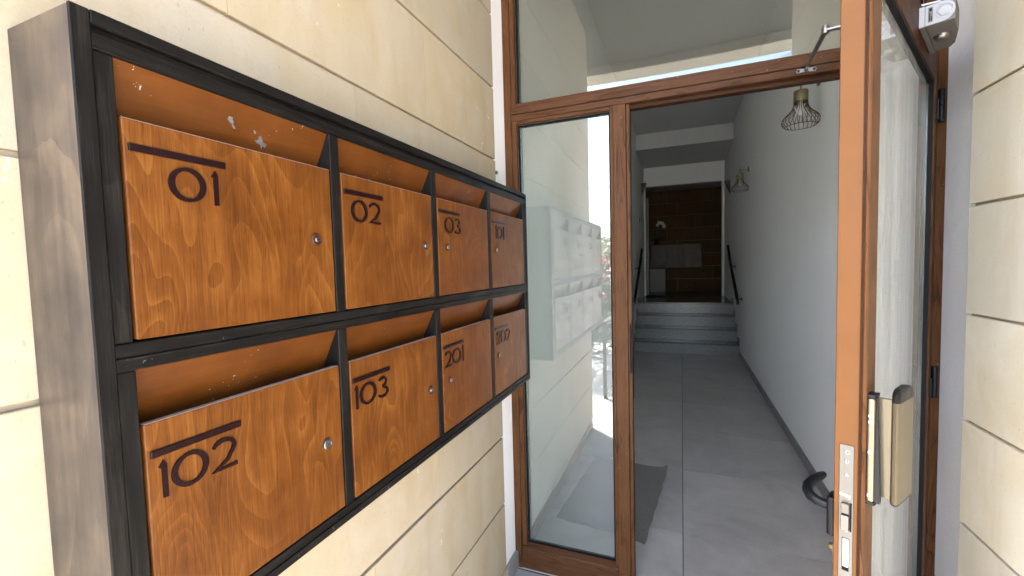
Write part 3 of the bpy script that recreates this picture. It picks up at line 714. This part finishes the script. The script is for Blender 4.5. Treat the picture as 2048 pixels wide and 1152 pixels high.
for s_, xx, lab in ((1, .800, 'black sloping handrail by the steps below the wall lamps'), (-1, -.735, 'black sloping handrail by the steps on the wall opposite the lamps')):
    h = thing('handrail', (xx, 8.1, FZ), lab, 'handrail', 'handrails beside the steps')
    def hz(y): return .83 + (y - 7.36) * .555
    V = []
    for yy in (7.36, 8.72):
        for a, b in ((-.020, -.028), (.020, -.028), (.020, .028), (-.020, .028)): V.append((xx + a, yy, hz(yy) + b))
    mesh('rail', h, V, [(0, 1, 2, 3), (4, 5, 6, 7), (0, 1, 5, 4), (1, 2, 6, 5), (2, 3, 7, 6), (3, 0, 4, 7)], M['rail'], False, None, .006)
    V = []
    for yy in (8.52, 8.90):
        for a, b in ((-.018, .030), (.018, .030), (.018, .070), (-.018, .070)): V.append((xx + a, yy, hz(yy) + b + (.02 if yy > 8.6 else -.02)))
    mesh('rail_end', h, V, [(0, 1, 2, 3), (4, 5, 6, 7), (0, 1, 5, 4), (1, 2, 6, 5), (2, 3, 7, 6), (3, 0, 4, 7)], M['rail'], False, None, .006)
    wx = .8778 if s_ > 0 else -.8118
    for yy in (7.55, 8.45):
        tube('bracket', h, [(wx, yy, hz(yy) - .06), (xx, yy, hz(yy) - .06), (xx, yy, hz(yy) - .03)], .008, M['rail'], 8)
        lathe('bracket_rose', h, (wx, yy, hz(yy) - .06), (-s_, 0, 0), [(.03, 0), (.03, .006), (0, .007)], M['rail'], 16)

# doormat lying askew, with one curled corner
def doormat():
    P = [Vector((-.743, 2.520)), Vector((-.200, 2.440)), Vector((-.108, 3.400)), Vector((-.665, 3.440))]
    nx, ny = 26, 40; V = []; F = []
    for side in (1, 0):
        for j in range(ny + 1):
            for i in range(nx + 1):
                s = i / nx; t = j / ny
                p = P[0].lerp(P[1], s).lerp(P[3].lerp(P[2], s), t)
                e = .0035 * math.sin(9 * t + s * 4) if (j in (0, ny)) else .0025 * math.sin(31 * t)
                if i in (0, nx): p.x += e
                if j in (0, ny): p.y += e + .004 * math.sin(23 * s)
                z = FZ + .001 + (.009 if side else 0)
                d = math.hypot((s - .62) * .5, t * 1.0)
                z += .020 * math.exp(-(d / .07) ** 2)                    # ruck at the front edge
                d2 = math.hypot((1 - s) * .5, (1 - t)); z += .030 * max(0, 1 - d2 / .07) ** 2
                V.append((p.x, p.y - (.018 * math.exp(-(d / .05) ** 2) if j < 3 else 0), z))
    K = (nx + 1) * (ny + 1)
    for j in range(ny):
        for i in range(nx):
            a = j * (nx + 1) + i; F += [[a, a + 1, a + nx + 2, a + nx + 1], [K + a, K + a + 1, K + a + nx + 2, K + a + nx + 1]]
    for i in range(nx): F += [[i, i + 1, K + i + 1, K + i], [ny * (nx + 1) + i, ny * (nx + 1) + i + 1, K + ny * (nx + 1) + i + 1, K + ny * (nx + 1) + i]]
    for j in range(ny): a = j * (nx + 1); b = a + nx; F += [[a, a + nx + 1, K + a + nx + 1, K + a], [b, b + nx + 1, K + b + nx + 1, K + b]]
    return mesh('doormat', None, V, F, M['mat'], True)
tag(doormat(), 'grey coarse doormat lying askew just inside the entrance', 'doormat')
tag(box('doormat', None, -.76, -.36, 10.0, 10.42, LZ + .0005, LZ + .014, M['matdark'], .003), 'small dark doormat on the landing at the top of the steps', 'doormat')

# floating cabinet, white box and orchid at the end of the lobby
cb = thing('wall_cabinet', (-.14, 11.8, 1.33), 'brown wood wall cabinet with three doors on the dark stone wall', 'cabinet')
box('carcass', cb, -.752, .468, 11.66, 11.985, 1.328, 1.925, M['cab'], .003)
for k in range(3):
    box('cabinet_door', cb, -.750 + k * .407, -.750 + k * .407 + .402, 11.640, 11.6595, 1.331, 1.922, M['cab'], .002)
lc = thing('low_cupboard', (-.58, 11.8, LZ), 'plain white low cupboard under the wall cabinet', 'cupboard')
box('carcass', lc, -.775, -.385, 11.66, 11.98, LZ + .05, LZ + .60, M['cream'], .003)
box('plinth', lc, -.765, -.395, 11.69, 11.97, LZ + .001, LZ + .0498, M['cream'], .002)
box('cupboard_door', lc, -.772, -.388, 11.64, 11.6597, LZ + .052, LZ + .598, M['cream'], .003)
tag(box('door_casing', None, -.775, -.725, 10.70, 10.80, LZ + .001, 3.0, M['cream'], .003), 'pale door casing standing beside the lobby opening', 'door casing')
oc = thing('orchid', (-.60, 11.8, 1.926), 'white orchid in a dark pot on top of the wall cabinet', 'plant')
lathe('pot', oc, (-.60, 11.80, 1.9255), (0, 0, 1), [(.05, 0), (.055, .005), (.072, .13), (.076, .135), (.070, .137), (.066, .12), (0, .12)], M['clay'], 20)
for k in range(5):
    a = k * 1.26 + .3; ca, sa = math.cos(a), math.sin(a); V = []; F = []
    for i in range(6):
        t = i / 5; rr_ = .03 + .19 * t; zz = 2.06 + .07 * math.sin(t * 2.6) - .03 * t; wd = .035 * math.sin(math.pi * (.12 + .86 * t)) + .004
        for dz in (.0, .003):
            V += [(-.60 + rr_ * ca - wd * sa, 11.80 + rr_ * sa + wd * ca, zz + dz + .008), (-.60 + rr_ * ca + wd * sa, 11.80 + rr_ * sa - wd * ca, zz + dz + .008)]
    for i in range(5):
        b = i * 4; F += [[b, b + 1, b + 5, b + 4], [b + 2, b + 3, b + 7, b + 6], [b, b + 2, b + 6, b + 4], [b + 1, b + 3, b + 7, b + 5]]
    F += [[0, 1, 3, 2], [20, 21, 23, 22]]
    mesh('leaf', oc, V, F, M['palmleaf'], True)
stem_p = [(-.60, 11.80, 2.04), (-.597, 11.79, 2.20), (-.585, 11.78, 2.36), (-.555, 11.77, 2.47), (-.505, 11.76, 2.52), (-.445, 11.75, 2.50), (-.405, 11.74, 2.43)]
tube('flower_stem', oc, stem_p, .005, M['palmleaf'], 6)
for k, (px, py, pz) in enumerate(((-.575, 11.74, 2.44), (-.535, 11.73, 2.50), (-.490, 11.73, 2.49), (-.455, 11.72, 2.475), (-.425, 11.72, 2.43), (-.410, 11.72, 2.385))):
    fl = lathe('flower', oc, (px, py, pz), (0, -1, 0), [(.007, 0), (.008, .012), (0, .016)], M['pink'], 8)
    for j in range(5):
        a = 2 * math.pi * j / 5 + k; V = []
        for q in ((0, .004), (-.5, .022), (-.35, .040), (.0, .046), (.35, .040), (.5, .022)):
            aa = a + q[0] * .9; V.append((px + q[1] * math.cos(aa), py - .006 - .004 * abs(q[0]), pz + q[1] * math.sin(aa)))
        V += [(x_, y_ + .0015, z_) for x_, y_, z_ in V]
        mesh('petal', fl, V, [list(range(6)), list(range(6, 12))] + [[i, (i + 1) % 6, 6 + (i + 1) % 6, 6 + i] for i in range(6)], M['petal'])

# ------------------------------------------------------------------ garden in front of the porch (seen mirrored in the panes)
rl = thing('garden_railing', (-.84, -1.6, FZ), 'dark grey metal railing at the edge of the porch floor', 'railing')
for yy in (-.88, -1.9, -2.9):
    box('post', rl, -.865, -.825, yy - .02, yy + .02, FZ - .155, .78, M['closer'], .003)
    box('post_foot', rl, -.885, -.805, yy - .04, yy + .04, FZ - .1585, FZ - .15, M['steel'], .002) if yy < -1 else None
box('top_rail', rl, -.868, -.822, -2.92, -.86, .781, .815, M['closer'], .004)
for zz in (.15, .45): box('cross_bar', rl, -.850, -.840, -2.879, -.901, zz, zz + .02, M['closer'], .002)
gw = thing('garden_wall', (-3.7, -5.9, FZ - .16), 'low white garden wall behind the flowering shrubs', 'wall')
box('wall_body', gw, -6, -1.35, -6.0, -5.8, FZ - .16, .70, M['plaster'], .01); box('coping', gw, -6.03, -1.32, -6.04, -5.76, .701, .76, M['gran'], .008)

def leaf_cloud(n, cx, cy, z0, rx, ry, h, ll, lw_, seed):
    R_ = random.Random(seed); V = []; F = []
    for k in range(n):
        t = R_.random() ** .8; a = R_.random() * 6.283; q = math.sqrt(R_.random())
        w = (.35 + .65 * math.sin(math.pi * min(1, .15 + .8 * t))) * (1 + .25 * math.sin(3 * a + seed) + .15 * math.sin(7 * t * 3 + a))
        p = Vector((cx + rx * q * w * math.cos(a), cy + ry * q * w * math.sin(a), z0 + h * t))
        d = Vector((math.cos(a) * .7 + R_.uniform(-.5, .5), math.sin(a) * .7 + R_.uniform(-.5, .5), R_.uniform(-.3, 1.0))).normalized()
        s = d.cross(Vector((R_.uniform(-1, 1), R_.uniform(-1, 1), R_.uniform(-1, 1)))).normalized(); nn = d.cross(s)
        L_ = ll * R_.uniform(.7, 1.25); o = len(V)
        V += [p, p + d * L_ * .5 + s * lw_ + nn * L_ * .05, p + d * L_ - nn * L_ * .12, p + d * L_ * .5 - s * lw_ + nn * L_ * .05]
        F += [[o, o + 1, o + 2], [o, o + 2, o + 3]]
    return V, F
def fast_mesh(name, parent, V, F, mat):
    me = bpy.data.meshes.new(name); c = POS[parent]
    me.from_pydata([tuple(Vector(v) - c) for v in V], [], F); me.materials.append(mat); me.update()
    o = bpy.data.objects.new(name, me); COL.objects.link(o); o.parent = parent; POS[o] = c.copy(); return o
def oleander(x, y, h, r, label, seed):
    t = thing('oleander_shrub', (x, y, FZ - .16), label, 'shrub', 'flowering shrubs by the railing')
    R_ = random.Random(seed)
    for k in range(6):
        a = k * 1.05; tube('stem', t, [(x + .05 * math.cos(a), y + .05 * math.sin(a), FZ - .17), (x + r * .35 * math.cos(a), y + r * .35 * math.sin(a), FZ + h * .45), (x + r * .6 * math.cos(a + .3), y + r * .6 * math.sin(a + .3), FZ + h * .85)], [.022, .015, .007], M['stem'], 6)
    V, F = leaf_cloud(3800, x, y, FZ + .05, r, r, h, .13, .011, seed); o = fast_mesh('foliage', t, V, F, M['leaf']); o['kind'] = 'stuff'
    V = []; F = []
    for k in range(110):
        a = R_.random() * 6.283; tt = R_.uniform(.55, 1.02); q = R_.uniform(.55, 1.0)
        c = Vector((x + r * q * math.cos(a) * math.sin(math.pi * min(.95, .2 + .7 * tt)) * 1.05, y + r * q * math.sin(a) * 1.0, FZ + h * tt))
        for j in range(10):
            d = Vector((R_.uniform(-1, 1), R_.uniform(-1, 1), R_.uniform(-.3, 1))).normalized(); s = d.cross(Vector((.3, .5, .8))).normalized() * .022; o_ = len(V)
            V += [c, c + d * .03 + s, c + d * .055, c + d * .03 - s]; F += [[o_, o_ + 1, o_ + 2, o_ + 3]]
    o = fast_mesh('blossom', t, V, F, M['pink']); o['kind'] = 'stuff'
oleander(-1.62, -2.6, 1.75, .62, 'pink flowering oleander shrub beside the middle of the railing', 3)
oleander(-1.75, -4.3, 2.05, .8, 'taller pink flowering oleander shrub near the low garden wall', 8)
def palm(x, y, h, label, seed):
    t = thing('palm_tree', (x, y, FZ - .16), label, 'palm'); R_ = random.Random(seed)
    tube('trunk', t, [(x, y, FZ - .2), (x + .1, y, h * .5), (x + .05, y + .1, h)], [.24, .19, .17], M['stem'], 12)
    for k in range(26):
        a = 2.4 * k; el = 1.2 - 1.7 * (k / 26); V = []; F = []
        L_ = 2.4
        for i in range(26):
            s = i / 25; rr_ = L_ * s * math.cos(el * (1 - .5 * s)); zz = h + L_ * s * math.sin(el) - 1.0 * s * s
            c = Vector((x + .05 + rr_ * math.cos(a), y + .1 + rr_ * math.sin(a), zz)); sd = Vector((-math.sin(a), math.cos(a), 0)); fw_ = Vector((math.cos(a), math.sin(a), 0))
            ln = .42 * math.sin(math.pi * min(1, .15 + .85 * s)) + .06
            for q in (-1, 1):
                o = len(V); V += [c, c + fw_ * .03, c + sd * q * ln + fw_ * .16 - Vector((0, 0, .14))]; F += [[o, o + 1, o + 2]]
        fast_mesh('frond', t, V, F, M['palmleaf'])
palm(4.1, -13.0, 8.3, 'palm tree with drooping fronds in the garden before the house', 5)

ow = tube('overhead_wire', None, [(-40, -10, 4.6), (-12, -10, 4.05), (0, -10, 3.92), (12, -10, 4.0), (40, -10, 4.5)], .012, M['rail'], 6)
tag(ow, 'thin dark overhead wire crossing the sky in front of the house', 'wire')
